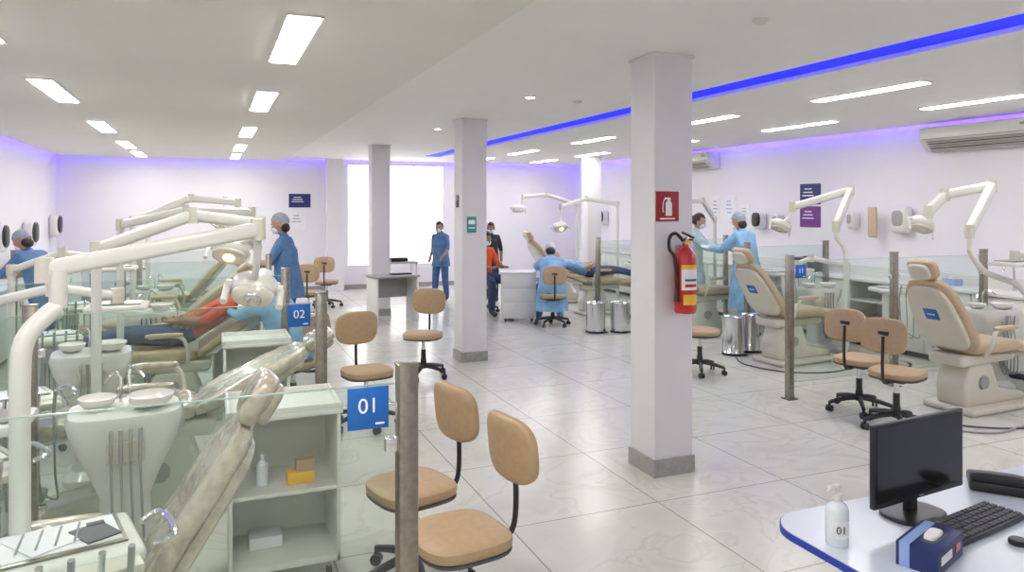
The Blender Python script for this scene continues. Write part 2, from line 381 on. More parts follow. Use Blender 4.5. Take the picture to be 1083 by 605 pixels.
# ------------------------------------------------------------ task chair
def task_chair(x,y,back,sz=.47,m=BEIGE,bz=.80):
    b=B('task_chair')
    for k in range(5):
        a=2*pi*k/5+.3; e=(cos(a)*.27,sin(a)*.27)
        b.tube([(0,0,.13),(e[0]*.5,e[1]*.5,.115),(e[0],e[1],.085)],[.026,.022,.017],BLACK,seg=8)
        b.cyl((e[0],e[1],.09),(e[0],e[1],.05),.012,BLACK,seg=8)
        t=V((-sin(a+.5),cos(a+.5),0))
        for s in (-1,1):
            c=V((e[0],e[1],.03))+t*.014*s; b.cyl(c-t*.009,c+t*.009,.029,BLACK,seg=14)
    b.cyl((0,0,.10),(0,0,.20),.038,BLACK,r1=.03); b.cyl((0,0,.2),(0,0,sz-.07),.02,CHROME); b.cyl((0,0,.18),(0,0,.3),.027,BLACK)
    b.box((.2,.2,.03),(0,0,sz-.055),BLACK,bev=.01)
    b.pad(.205,.2,.036,(0,.02,sz-.008),m,e1=.45,e2=.62,bend=.006)
    b.pad(.203,.198,.014,(0,.02,sz-.036),DARK,e1=.5,e2=.62)
    b.tube([(0,-.05,sz-.06),(0,-.18,sz-.06),(0,-.245,sz-.03),(0,-.262,sz+.1),(0,-.25,bz)],.013,BLACK,seg=8)
    b.box((.09,.02,.12),(0,-.24,bz-.02),BLACK,bev=.006)
    b.pad(.19,.145,.03,(0,-.215,bz),m,rot=(pi/2-.1,0,0),e1=.5,e2=.62,bend=.03)
    d=V(back).normalized(); b.finish((x,y,0),math.atan2(d[0],-d[1]))
task_chair(.99,2.97,(.976,.16)); task_chair(.94,3.58,(.95,.25))
task_chair(1.22,6.25,(-.15,.99)); task_chair(2.15,7.82,(.5,.85))
task_chair(5.45,5.02,(-.944,-.25)); task_chair(5.30,4.50,(-.944,-.30))
task_chair(4.95,10.45,(-.30,-.93)); task_chair(1.47,12.3,(-.2,-.95)); task_chair(2.0,14.0,(-.3,-.9)); task_chair(5.05,6.84,(-.6,.7))

# ------------------------------------------------------------ dental chair
def dental_chair(x,y,feet,ang=60,sz=.6,m=BEIGE2,wrap=False,sticker=False):
    if wrap: m=PLASTICWRAP
    b=B('dental_chair'); a=radians(ang)
    b.box((.50,1.0,.06),(0,.22,.03),CREAM,bev=.03,seg=3)
    b.prism([(-.22,.05),(.62,.05),(.60,.13),(.24,.20),(.14,sz-.12),(-.16,sz-.12),(-.24,.22)],.30,CREAM,bev=.035)
    b.prism([(-.30,sz-.14),(.42,sz-.12),(.46,sz-.04),(-.32,sz-.03)],.34,CREAM,bev=.03)
    b.cyl((-.17,0,.27),(.17,0,.27),.06,GREY)
    b.pad(.26,.34,.062,(0,.12,sz+.02),m,e1=.5,e2=.45,bend=.012,bumpy=.004 if wrap else 0)
    b.pad(.24,.42,.05,(0,.74,sz-.04),m,rot=(-.13,0,0),e1=.5,e2=.45,taper=.12,bumpy=.004 if wrap else 0)
    b.pad(.20,.36,.03,(0,.72,sz-.095),CREAM,rot=(-.13,0,0),e1=.5,e2=.5)
    u=V((0,-cos(a),sin(a))); n=V((0,-sin(a),-cos(a))); pv=V((0,-.2,sz+.01))
    c=pv+u*.36; th=pi-a
    b.pad(.26,.38,.05,tuple(c),m,rot=(th,0,0),e1=.5,e2=.5,taper=.16,bend=-.02,bumpy=.005 if wrap else 0)
    c2=c+n*.045
    b.pad(.225,.33,.035,tuple(c2),m if wrap else CREAM,rot=(th,0,0),e1=.5,e2=.5,taper=.16)
    if sticker:
        c3=c+n*.083+u*.06; b.box((.13,.11,.003),tuple(c3),BLUE,rot=(th,0,0)); b.box((.07,.012,.003),tuple(c3+n*.002),PRINT,rot=(th,0,0))
    h=pv+u*.72; b.box((.05,.2,.014),tuple(h+n*.02),CHROME,rot=(th,0,0),bev=.004)
    hh=pv+u*.83-n*.015; b.pad(.14,.10,.045,tuple(hh),m,rot=(th,0,0),e1=.6,e2=.55,bend=-.02,bumpy=.004 if wrap else 0)
    b.pad(.10,.08,.03,tuple(hh+n*.04),CREAM if not wrap else m,rot=(th,0,0),e1=.6,e2=.6)
    for s in (-1,1):
        b.tube([(s*.25,-.12,sz-.04),(s*.31,-.12,sz+.08),(s*.315,-.06,sz+.2),(s*.315,.18,sz+.21)],.017,CREAM)
        b.pad(.035,.15,.02,(s*.315,.06,sz+.22),m,e1=.6,e2=.5)
    b.pad(.09,.06,.03,(.22,.70,.10),GREY,e1=.6,e2=.6)
    d=V(feet).normalized(); b.finish((x,y,0),yaw_of(d))

dental_chair(-.47,2.95,(-1,.02),57,.42,wrap=True)
dental_chair(-.28,5.02,(-1,.0),25,.60,wrap=True)
dental_chair(-.30,7.22,(-1,.0),34,.54)
dental_chair(-.45,9.0,(-1,0),40,.6)
dental_chair(-.45,11.1,(-1,0),50,.6)
dental_chair(6.45,4.72,(1,.03),60,.56,sticker=True)
dental_chair(6.35,6.95,(1,.05),56,.58,sticker=True)
dental_chair(6.75,9.1,(1,0),30,.6)
dental_chair(6.15,11.35,(1,-.08),18,.56)
dental_chair(6.3,13.0,(1,0),55,.6)

# ------------------------------------------------------------ dental light
def arm_box(b,p,q,w,h,m):
    p=V(p);q=V(q); d=q-p; l=d.length; y=d.normalized(); x=y.cross(V((0,0,1))); x=x.normalized() if x.length>1e-4 else V((1,0,0)); z=x.cross(y)
    M=Matrix((( x[0],y[0],z[0],0),(x[1],y[1],z[1],0),(x[2],y[2],z[2],0),(0,0,0,1))); M=Matrix.Translation((p+q)/2)@M
    bb=bmesh.new(); bmesh.ops.create_cube(bb,size=1); bmesh.ops.scale(bb,vec=(w,l+w*.6,h),verts=bb.verts); bmesh.ops.bevel(bb,geom=list(bb.edges),offset=min(w,h)*.3,segments=3,profile=.5,affect='EDGES')
    b.merge(bb,m,M)
def lamp_head(b,p,aim,on=False,r=.11):
    p=V(p); a=V(aim).normalized(); q=V((0,0,-1)).rotation_difference(a).to_matrix().to_4x4()
    def T(off): return Matrix.Translation(p)@q@Matrix.Translation(off)
    b.pad(r*1.25,r*.8,.06,(0,0,0),WHITE2,e1=.8,e2=.8,M=T((0,0,.03)))
    b.pad(r*1.12,r*.68,.02,(0,0,0),LENS,e1=.8,e2=.8,M=T((0,0,-.03)))
    b.pad(.035,.03,.012,(0,0,0),WARM if on else CHROME,e1=.9,e2=.9,M=T((0,0,-.048)))
    bb=bmesh.new(); bmesh.ops.create_cone(bb,cap_ends=True,segments=14,radius1=.02,radius2=.02,depth=r*3.0)
    b.merge(bb,WHITE2,T((0,0,.03))@Matrix.Rotation(pi/2,4,'Y'))
    for s in (-1,1):
        bb=bmesh.new(); bmesh.ops.create_cone(bb,cap_ends=True,segments=12,radius1=.014,radius2=.014,depth=.11)
        b.merge(bb,WHITE2,T((s*r*1.42,0,-.03)))
def dental_light(pole,pts,head,aim=(0,0,-1),on=False,base=True,pr=.028,aw=.062,r=.11):
    b=B('dental_light')
    px,py,_=pole[0]
    b.lathe([(.0,0),(.16,0),(.16,.03),(.05,.06),(pr+.004,.09),(0,.09)],(px,py,0),CREAM)
    b.tube(pole,pr,WHITE2,seg=16)
    last=pole[-1]
    for i,(p,q) in enumerate(zip(pts,pts[1:])):
        arm_box(b,p,q,aw,aw*1.15,WHITE2)
    for p in pts: b.cyl((p[0],p[1],p[2]-aw*.8),(p[0],p[1],p[2]+aw*.8),aw*.55,CREAM)
    b.cyl(last,(last[0],last[1],pts[0][2]),pr*.9,WHITE2)
    e=V(pts[-1]); h=V(head)
    b.tube([tuple(e),(h[0]*.3+e[0]*.7,h[1]*.3+e[1]*.7,(e[2]*.5+h[2]*.5)),(h[0],h[1],h[2]+.04)],.014,WHITE2,seg=8)
    lamp_head(b,head,aim,on,r)
    return b.finish()
dental_light([(-.55,2.72,0),(-.55,2.72,.9),(-.55,2.72,1.30),(-.54,2.735,1.43),(-.49,2.78,1.50),(-.46,2.80,1.52)],[(-.50,2.80,1.645),(.17,2.98,1.765)],(.16,3.10,1.515),(-.15,-.85,-.5),False,pr=.03,aw=.05,r=.072)
dental_light([(-.62,4.95,0),(-.62,4.95,.9),(-.62,4.95,1.55)],[(-.62,4.95,1.60),(-.1,4.9,1.80),(.30,5.05,1.74)],(.12,5.1,1.555),(-.2,-.75,-.6),True,r=.095)
dental_light([(-.7,7.0,0),(-.7,7.0,.9),(-.7,7.0,1.65)],[(-.7,7.0,1.7),(-.2,6.95,1.82),(.35,7.1,1.80)],(.3,7.3,1.55),(-.5,0,-.8),False)
dental_light([(-.8,9.2,0),(-.8,9.2,.9),(-.8,9.2,1.65)],[(-.8,9.2,1.7),(-.2,9.2,1.95),(.3,9.2,1.9)],(.25,9.2,1.6),(-.5,0,-.8),False)
dental_light([(-.8,11.4,0),(-.8,11.4,.9),(-.8,11.4,1.65)],[(-.8,11.4,1.7),(-.3,11.4,1.95),(.2,11.4,1.95)],(.1,11.4,1.6),(-.5,0,-.8),False)
dental_light([(7.1,4.55,0),(7.1,4.55,.8),(7.0,4.6,1.1),(6.72,4.75,1.25),(6.62,4.82,1.45)],[(6.62,4.82,1.62),(7.12,4.95,2.06),(6.72,5.15,1.97),(6.55,5.2,1.80)],(6.52,5.25,1.66),(-.3,-.3,-.8),False,aw=.08)
dental_light([(6.95,6.6,0),(6.95,6.6,.8),(6.95,6.6,1.3),(6.85,6.65,1.5)],[(6.85,6.65,1.62),(7.35,6.9,2.06),(6.75,7.25,1.85)],(6.6,7.3,1.6),(-.3,-.2,-.8),False,aw=.08)
dental_light([(7.3,9.5,0),(7.3,9.5,.8),(7.3,9.5,1.6)],[(7.3,9.5,1.65),(7.0,9.4,1.95),(6.4,9.4,1.9)],(6.3,9.4,1.65),(-.3,0,-.8),False)
dental_light([(6.9,11.8,0),(6.9,11.8,.9),(6.9,11.8,1.8)],[(6.9,11.8,1.9),(6.2,11.7,2.0),(5.6,11.5,1.85)],(5.52,11.35,1.5),(.1,-.8,-.5),True)
dental_light([(6.9,13.4,0),(6.9,13.4,.9),(6.9,13.4,1.8)],[(6.9,13.4,1.9),(6.2,13.4,2.1),(5.7,13.4,2.05)],(5.6,13.4,1.8),(0,-.3,-.8),False)

# ------------------------------------------------------------ cuspidor units
def cuspidor(x,y,rz=0,H=.86):
    b=B('cuspidor_unit')
    b.loft([(0,0,0,.17,.20),(0,0,.04,.17,.20),(0,0,.09,.12,.15),(0,0,H*.55,.11,.13),(0,0,H*.72,.17,.18),(0,0,H*.86,.23,.20),(0,0,H*.96,.25,.21),(0,0,H,.24,.20)],WHITE2,exp=.5)
    bowl=[(.03,0),(.07,.01),(.095,.035),(.105,.06),(.098,.065),(.088,.045),(.055,.018),(.0,.014)]
    b.lathe(bowl,(.11,-.03,H),WHITE2); b.lathe([(r*.8,z*.9) for r,z in bowl],(-.12,.04,H),WHITE2)
    b.tube([(.02,.12,H),(.02,.12,H+.15),(.04,.06,H+.18),(.08,.0,H+.14)],.007,CHROME,seg=8)
    b.tube([(-.02,.13,H),(-.02,.13,H+.12),(-.05,.1,H+.15),(-.09,.07,H+.11)],.007,CHROME,seg=8)
    b.box((.16,.03,.1),(0,-.20,H*.82),CREAM,bev=.01)
    for k in range(4):
        x0=-.06+.04*k; b.cyl((x0,-.225,H*.78),(x0,-.235,H*.95),.009,GREY if k%2 else CHROME,seg=8)
        b.tube([(x0,-.225,H*.78),(x0+.01,-.26,H*.45),(x0+.03,-.22,H*.22),(x0*.5,-.16,H*.3),(x0*.4,-.12,H*.5)],.006,HOSE,seg=6)
    b.finish((x,y,0),rz)
cuspidor(-.38,4.02,.1,.88); cuspidor(-.75,5.78,.1); cuspidor(-.55,7.85,.1); cuspidor(-.6,9.75,0)
cuspidor(7.45,5.2,-.2,.8); cuspidor(7.35,7.42,-.2,.8); cuspidor(7.4,11.9,0,.8)

def delivery(x,y,rz=0,H=.84,papers=False):
    b=B('instrument_delivery_cart')
    b.box((.42,.34,.05),(0,0,H),WHITE2,bev=.02,seg=3); b.box((.38,.10,.035),(0,-.2,H-.005),CREAM,bev=.012)
    b.box((.34,.24,.008),(0,.02,H+.03),STEEL,bev=.003); b.box((.31,.21,.004),(0,.02,H+.035),PAPER)
    for k in range(4): b.cyl((-.12+.05*k,-.05,H+.041),(-.09+.05*k,.10,H+.041),.004,CHROME,seg=6)
    if papers: b.box((.14,.18,.003),(-.05,.02,H+.04),PAPER,rot=(0,0,.4)); b.box((.05,.03,.006),(.1,.06,H+.042),BLACK,bev=.002); b.box((.1,.13,.004),(.09,-.01,H+.041),DARK,rot=(0,0,.3))
    for k in range(5):
        x0=-.15+.075*k; b.cyl((x0,-.235,H-.05),(x0,-.27,H+.08),.010,CHROME if k%2 else GREY,seg=8)
        b.tube([(x0,-.235,H-.05),(x0,-.26,H-.35),(x0+.02,-.2,H-.52),(x0*.5,-.08,H-.42),(x0*.3,0,H-.12)],.006,HOSE,seg=6)
    b.tube([(.24,-.1,H),(.30,-.1,H+.02),(.30,.1,H+.02),(.24,.1,H)],.011,CHROME,seg=8)
    b.box((.14,.12,.5),(0,.04,H-.28),WHITE2,bev=.02); b.cyl((0,.04,.06),(0,.04,H-.3),.03,WHITE2)
    for k in range(5):
        a=2*pi*k/5; e=(cos(a)*.22,.04+sin(a)*.22); b.tube([(0,.04,.09),(e[0],e[1],.07)],.017,CREAM,seg=8)
        b.cyl((e[0],e[1]-.012,.028),(e[0],e[1]+.012,.028),.028,DARK,seg=12)
    b.finish((x,y,0),rz)
delivery(-.42,2.60,.25,.80,True); delivery(-.95,3.62,.5,.78)
delivery(-1.0,4.72,.4,.80); delivery(-1.15,6.62,.3); delivery(-1.3,8.6,.3)
delivery(7.25,6.2,-.3,.9); delivery(7.5,8.35,.2,.9); delivery(6.7,10.55,0,.85)

def tray_arm(p,q,r,name='delivery_tray_arm'):
    b=B(name); b.lathe([(0,0),(.14,0),(.14,.03),(.04,.06),(0,.06)],(p[0],p[1],0),CREAM)
    b.cyl((p[0],p[1],.04),(p[0],p[1],p[2]),.03,WHITE2); arm_box(b,p,q,.06,.06,WHITE2); arm_box(b,q,r,.055,.055,WHITE2)
    for t in (p,q,r): b.cyl((t[0],t[1],t[2]-.05),(t[0],t[1],t[2]+.05),.04,CREAM)
    b.box((.36,.28,.04),(r[0],r[1],r[2]-.07),WHITE2,bev=.015); b.box((.28,.2,.006),(r[0],r[1],r[2]-.045),STEEL)
    b.finish()
tray_arm((7.55,4.0,1.30),(7.15,4.45,1.44),(6.85,4.55,1.40)); tray_arm((7.5,7.1,1.1),(7.1,7.3,1.2),(6.9,7.35,1.12))
tray_arm((-1.3,5.4,1.25),(-.9,5.3,1.35),(-.55,5.35,1.28)); tray_arm((-1.6,7.6,1.3),(-1.2,7.5,1.45),(-.8,7.6,1.36)); tray_arm((-1.25,3.4,1.1),(-.95,3.2,1.2),(-.8,3.25,1.12))

# ------------------------------------------------------------ service carts
def cart(x,y,w=.5,d=.42,H=.84,items=True,rz=0):
    b=B('service_cart'); z0=.10; t=.018
    b.box((t,d,H-z0),(-w/2+t/2,0,(H+z0)/2),WHITE,bev=.002); b.box((t,d,H-z0),(w/2-t/2,0,(H+z0)/2),WHITE,bev=.002)
    b.box((w,t,H-z0),(0,d/2-t/2,(H+z0)/2),WHITE); b.box((w,d,.03),(0,0,z0+.015),WHITE,bev=.003)
    b.box((w+.02,d+.02,.025),(0,0,H),WHITE,bev=.004)
    for sx,sy,px,py in ((w+.02,.012,0,d/2),(w+.02,.012,0,-d/2),(.012,d+.02,w/2,0),(.012,d+.02,-w/2,0)): b.box((sx,sy,.035),(px,py,H+.025),WHITE,bev=.003)
    b.box((w-.03,d-.03,t),(0,0,.46),WHITE)
    for sx in (-1,1):
        for sy in (-1,1):
            px,py=sx*(w/2-.05),sy*(d/2-.05); b.cyl((px,py,z0),(px,py,.05),.01,CHROME,seg=8); b.cyl((px-.012,py,.03),(px+.012,py,.03),.03,BLACK,seg=14)
    if items:
        b.box((.13,.09,.06),(.08,-.08,.50),YELLOW,bev=.004); b.box((.09,.07,.06),(.10,-.09,.56),BEIGE,bev=.004); b.lathe([(0,0),(.03,0),(.03,.1),(.012,.12),(.012,.15),(0,.15)],(-.1,-.05,.47),GELC)
        b.box((.16,.12,.06),(-.08,.04,.16),PAPER,bev=.004)
    b.finish((x,y,0),rz)
cart(.34,3.93,.52,.42); cart(.32,5.92,.46,.40); cart(.25,7.95,.46,.4,items=False)

b=B('drawer_cabinet'); w,d,H=.56,.48,.80
b.box((w,d,H-.08),(0,0,(H+.08)/2-.02),WHITE,bev=.004); b.box((w+.04,d+.04,.03),(0,0,H-.01),WHITE,bev=.006)
for k in range(3): b.box((w-.04,.016,.2),(0,-d/2-.006,.2+.225*k),WHITE,bev=.004); b.box((.12,.014,.014),(0,-d/2-.022,.27+.225*k),WHITE2,bev=.003)
for sx in (-1,1):
    for sy in (-1,1): b.cyl((sx*.22-.012,sy*.18,.03),(sx*.22+.012,sy*.18,.03),.03,BLACK,seg=12); b.cyl((sx*.22,sy*.18,.03),(sx*.22,sy*.18,.08),.012,CHROME,seg=8)
b.finish((4.68,11.2,0),-.35)
b=B('writing_desk'); b.box((.75,.5,.03),(0,0,.745),GREY,bev=.005)
for sx in (-1,1): b.box((.03,.46,.72),(sx*.34,0,.37),WHITE,bev=.003)
b.box((.66,.02,.35),(0,.2,.55),GREY)
b.finish((2.72,11.75,0),.15)
b=B('keyboard_tray'); b.box((.34,.14,.02),(0,0,.01),BLACK,bev=.004); b.box((.30,.10,.006),(0,0,.022),DARK,bev=.002); b.finish((2.85,11.75,.761),.1)
b=B('side_table'); b.box((.9,.45,.03),(0,0,.745),GREY,bev=.005)
for sx in (-1,1):
    for sy in (-1,1): b.box((.035,.035,.73),(sx*.41,sy*.19,.365),WHITE)
b.box((.35,.2,.08),(.1,0,.8),BLACK,bev=.02); b.finish((3.4,14.6,0),0)

def bin_(x,y,H=.46,r=.145):
    b=B('pedal_bin'); b.lathe([(0,0),(r*1.03,0),(r*1.03,.03),(r,.035),(r,H-.05),(r*1.03,H-.045),(r*1.03,H-.02),(r*.8,H),(0,H+.01)],(0,0,0),CHROME)
    b.box((.08,.07,.015),(0,-r-.02,.02),BLACK,bev=.004); b.lathe([(r*1.035,.0),(r*1.04,0),(r*1.04,.03),(r*1.03,.03)],(0,0,0),BLACK); b.finish((x,y,0),.4)
bin_(5.28,9.66); bin_(5.63,9.55); bin_(6.08,7.55,.5,.135); bin_(6.40,7.62,.5,.12); bin_(-.95,10.5)

# fire extinguisher + sign on the column
fy=4.312
b=B('fire_extinguisher'); ex=3.0
b.lathe([(0,0),(.068,0),(.075,.012),(.075,.36),(.068,.40),(.045,.435),(.022,.45),(.022,.475),(0,.475)],(0,0,0),RED)
b.box((.03,.05,.05),(0,0,.49),CHROME,bev=.006); b.box((.02,.13,.014),(0,-.03,.53),BLACK,rot=(.25,0,0),bev=.004); b.box((.02,.10,.012),(0,-.03,.50),BLACK,bev=.004)
b.cyl((.0,-.03,.49),(.0,-.055,.49),.016,YELLOW,seg=14)
b.tube([(-.02,0,.49),(-.08,-.01,.54),(-.13,-.01,.52),(-.135,-.01,.44),(-.10,-.02,.38),(-.085,-.02,.26),(-.085,-.02,.15)],.012,BLACK,seg=10)
b.tube([(-.085,-.02,.16),(-.085,-.02,.08)],[.012,.02],BLACK,seg=10,smooth=False)
def wraplabel(b,r,z0,z1,m,a0,a1):
    bb=bmesh.new(); P=[]
    for k in range(9):
        a=a0+(a1-a0)*k/8; P.append((bb.verts.new((r*cos(a),r*sin(a),z0)),bb.verts.new((r*cos(a),r*sin(a),z1))))
    for p,q in zip(P,P[1:]): bb.faces.new((p[0],q[0],q[1],p[1]))
    b.merge(bb,m)
wraplabel(b,.0757,.16,.30,PAPER,-pi*.8,-pi*.2); wraplabel(b,.0757,.30,.33,YELLOW,-pi*.8,-pi*.2); wraplabel(b,.0757,.06,.13,YELLOW,-pi*.75,-pi*.25)
wraplabel(b,.0762,.18,.20,RED,-pi*.7,-pi*.3); wraplabel(b,.0762,.22,.235,DARK,-pi*.7,-pi*.3)
b.box((.04,.02,.1),(0,.077,.4),GREY); b.box((.05,.03,.02),(0,.06,.45),GREY)
b.finish((ex,fy-.088,1.13))
b=B('fire_extinguisher_sign'); b.box((.185,.006,.205),(0,0,0),SIGNRED,bev=.001)
f=-.0042
b.loft([(0,0,-.065,.022,.001),(0,0,-.062,.026,.001),(0,0,.02,.026,.001),(0,0,.04,.012,.001),(0,0,.05,.010,.001)],PRINT,exp=1,M=Matrix.Translation((.01,f,0)))
b.box((.05,.002,.012),(.0,f,.055),PRINT); b.tube([(.0,f,.055),(-.03,f,.04),(-.038,f,-.01),(-.035,f,-.04)],.0035,PRINT,seg=6); b.box((.12,.002,.010),(0,f,-.085),PRINT)
b.finish((2.912,fy-.004,1.855))
b=B('safety_sign'); b.box((.12,.006,.19),(0,0,0),GREEN,bev=.001); b.box((.08,.002,.05),(0,-.004,.03),PRINT); b.box((.08,.002,.012),(0,-.004,-.04),PRINT); b.finish((2.89,8.358,1.64))
b=B('wall_intercom'); b.box((.01,.10,.15),(0,0,0),DARK,bev=.003); b.box((.006,.05,.05),(-.007,0,.03),GREY,bev=.002); b.finish((2.767,8.53,1.92))

# ------------------------------------------------------------ foreground desk
b=B('reception_desk')
tx0,tx1,ty0,ty1=1.815,3.9,.75,2.09; r=.14
pts=[]
for (cx_,cy_,a0) in ((tx0+r,ty1-r,pi/2),(tx0+r,ty0+r,pi),(tx1-r,ty0+r,1.5*pi),(tx1-r,ty1-r,0)):
    for k in range(9): a=a0+pi/2*k/8; pts.append((cx_+r*cos(a),cy_+r*sin(a)))
def slab(z0,z1,m,off=0):
    bb=bmesh.new(); cxx=(tx0+tx1)/2; cyy=(ty0+ty1)/2
    P=[(x+(off if x>cxx else -off),y+(off if y>cyy else -off)) for x,y in pts]
    lo=[bb.verts.new((x,y,z0)) for x,y in P]; hi=[bb.verts.new((x,y,z1)) for x,y in P]; n=len(P)
    bb.faces.new(list(reversed(lo))); bb.faces.new(hi)
    for i in range(n): bb.faces.new((lo[i],lo[(i+1)%n],hi[(i+1)%n],hi[i]))
    bmesh.ops.recalc_face_normals(bb,faces=bb.faces); b.merge(bb,m)
slab(.722,.750,TABLE); slab(.723,.747,EDGE,.003)
for x in (tx0+.35,tx1-.3): b.box((.03,ty1-ty0-.3,.72),(x,(ty0+ty1)/2,.361),WHITE,bev=.003)
b.box((tx1-tx0-.7,.02,.4),((tx0+tx1)/2,ty1-.25,.5),WHITE)
b.finish()
b=B('computer_monitor')
b.box((.50,.022,.285),(0,0,.215),BLACK,bev=.005); b.box((.476,.002,.255),(0,-.0118,.22),SCREEN); b.pad(.18,.02,.10,(0,.018,.21),BLACK,e1=.5,e2=.6)
b.box((.06,.02,.16),(0,.03,.09),BLACK,bev=.005); b.pad(.12,.085,.008,(0,.02,.008),BLACK,e1=.4,e2=.7); b.box((.02,.002,.004),(0,-.0125,.083),GREY)
b.finish((2.325,1.885,.75),.10)
b=B('keyboard'); b.box((.44,.14,.018),(0,0,.012),BLACK,bev=.005)
for i in range(15):
    for j in range(5): b.box((.023,.021,.008),(-.2+.0285*i,-.052+.026*j,.024),DARK,bev=.002,seg=1)
b.finish((2.42,1.755,.75),.16)
b=B('computer_mouse'); b.pad(.033,.055,.018,(0,0,.018),BLACK,e1=.8,e2=.8); b.cyl((-.003,.025,.034),(.003,.025,.034),.006,GREY,seg=10); b.tube([(0,.05,.012),(.02,.09,.006),(.05,.10,.006)],.0025,BLACK,seg=6); b.finish((2.74,1.71,.75),-.2)
b=B('desk_phone'); b.box((.16,.2,.04),(0,0,.02),BLACK,bev=.012); b.pad(.03,.1,.02,(-.05,0,.055),BLACK,e1=.6,e2=.5); b.box((.07,.09,.004),(.035,-.02,.042),DARK); b.finish((2.85,1.96,.75),.7)
b=B('round_stamp_pad'); b.lathe([(0,0),(.026,0),(.028,.004),(.028,.014),(.024,.018),(0,.018)],(0,0,0),BLACK); b.finish((2.44,1.61,.75))
b=B('sanitizer_bottle'); b.lathe([(0,0),(.033,0),(.036,.005),(.036,.115),(.030,.13),(.014,.14),(.014,.15),(0,.15)],(0,0,0),GELC)
b.lathe([(0,.148),(.016,.148),(.016,.165),(.006,.168),(.006,.185),(0,.185)],(0,0,0),WHITE2); b.box((.045,.016,.012),(-.012,0,.19),WHITE2,bev=.004); b.cyl((-.03,0,.188),(-.04,0,.178),.004,WHITE2,seg=8)
wraplabel(b,.0365,.03,.085,PAPER,-pi*.8,-pi*.3)
sb=b.finish((1.895,1.835,.75)); 
t=text('01',.034,(-.0165,-.0352,.058),(pi/2,0,-.43),DARK,sb,'bottle_number')
b=B('tissue_box'); b.box((.22,.12,.075),(0,0,.0375),BOXB,bev=.002); b.box((.224,.03,.0755),(0,.035,.038),BOXL,bev=.001)
b.pad(.06,.025,.002,(0,-.01,.0755),DARK); b.pad(.045,.018,.012,(0,-.01,.078),PAPER,bumpy=.004); b.box((.09,.002,.025),(-.04,-.061,.04),PRINT); b.box((.04,.002,.025),(.06,-.061,.04),RED)
b.finish((2.08,1.645,.75),.35)

# ------------------------------------------------------------ people
def upper(J,P,lean,side=0.0,armR=None,armL=None):
    P=V(P); R=Matrix.Rotation(-lean,3,'X')
    def T(v): return P+R@V(v)
    J['pelvis']=P; J['waist']=T((0,0,.14)); J['chest']=T((0,.0,.33)); J['neck']=T((0,-.005,.49)); J['hb']=T((0,.015,.56)); J['head']=T((0,.03,.64))
    for s,n,arm in ((1,'R',armR),(-1,'L',armL)):
        J['sh'+n]=T((s*.165,0,.435)); e,w=arm or ((s*.06,-.02,-.28),(0,.08,-.25))
        J['el'+n]=J['sh'+n]+V(e); J['wr'+n]=J['el'+n]+V(w)
    return J
def stand(lean=0,armR=None,armL=None,step=0.0):
    J={}; upper(J,(0,0,.96),lean,0,armR,armL)
    for s,n in ((1,'R'),(-1,'L')):
        st=s*step; J['hip'+n]=V((s*.09,0,.90)); J['kn'+n]=V((s*.10,.02+st*.5,.49)); J['an'+n]=V((s*.11,st,.09)); J['toe'+n]=V((s*.13,.15+st,.035))
    return J
def sit(lean=0,armR=None,armL=None,pz=.60):
    J={}; upper(J,(0,-.03,pz),lean,0,armR,armL)
    for s,n in ((1,'R'),(-1,'L')):
        J['hip'+n]=V((s*.10,.04,pz-.02)); J['kn'+n]=V((s*.16,.43,pz-.03)); J['an'+n]=V((s*.17,.42,.09)); J['toe'+n]=V((s*.19,.57,.035))
    return J
def lie(ang,sz):
    a=radians(ang); u=V((0,-cos(a),sin(a))); up=V((0,sin(a),cos(a))); P=V((0,-.10,sz+.19)); J={'pelvis':P}
    J['waist']=P+u*.14; J['chest']=P+u*.33; J['neck']=P+u*.49; J['hb']=P+u*.56+up*.01; J['head']=P+u*.65+up*.02
    for s,n in ((1,'R'),(-1,'L')):
        J['sh'+n]=P+u*.44+V((s*.165,0,0)); J['el'+n]=P+u*.19+V((s*.22,0,.0))+up*.02; J['wr'+n]=P+V((s*.10,.06,.12))
        J['hip'+n]=P+V((s*.09,.05,-.02)); J['kn'+n]=V((s*.10,.42,sz+.20)); J['an'+n]=V((s*.09,.86,sz+.09)); J['toe'+n]=V((s*.11,.93,sz+.22))
    return J,u,up
RAD=dict(pelvis=.135,waist=.118,chest=.138,neck=.052,hb=.05,shR=.068,shL=.068,elR=.045,elL=.045,wrR=.029,wrL=.029,hipR=.098,hipL=.098,knR=.068,knL=.068,anR=.052,anL=.052,toeR=.040,toeL=.040)
BONES=[('pelvis','waist','top'),('waist','chest','top'),('chest','neck','top'),('neck','hb','skin')]
for n in 'RL': BONES+=[('chest','sh'+n,'top'),('sh'+n,'el'+n,'uarm'),('el'+n,'wr'+n,'farm'),('pelvis','hip'+n,'pants'),('hip'+n,'kn'+n,'pants'),('kn'+n,'an'+n,'pants'),('an'+n,'toe'+n,'shoe')]
def make_body(J,fat=1.0,sleeve=1.0,legs=1.0):
    names=list(RAD.keys()); me=bpy.data.meshes.new('sk'); 
    me.from_pydata([tuple(J[n]) for n in names],[(names.index(a),names.index(c)) for a,c,_ in BONES],[])
    ob=bpy.data.objects.new('sk',me); scene.collection.objects.link(ob)
    ob.modifiers.new('s','SKIN'); sub=ob.modifiers.new('u','SUBSURF'); sub.levels=2; sub.render_levels=2
    sk=me.skin_vertices[0].data
    for i,n in enumerate(names):
        r=RAD[n]*(fat if n in('pelvis','waist','chest','hipR','hipL') else 1)*(sleeve if n[:2] in('el','wr','sh') else 1)*(legs if n[:2] in('kn','an') else 1)
        sk[i].radius=(r,r); sk[i].use_root=(n=='pelvis')
    bpy.context.view_layer.update(); dg=bpy.context.evaluated_depsgraph_get()
    m2=bpy.data.meshes.new_from_object(ob.evaluated_get(dg)); bpy.data.objects.remove(ob); return m2
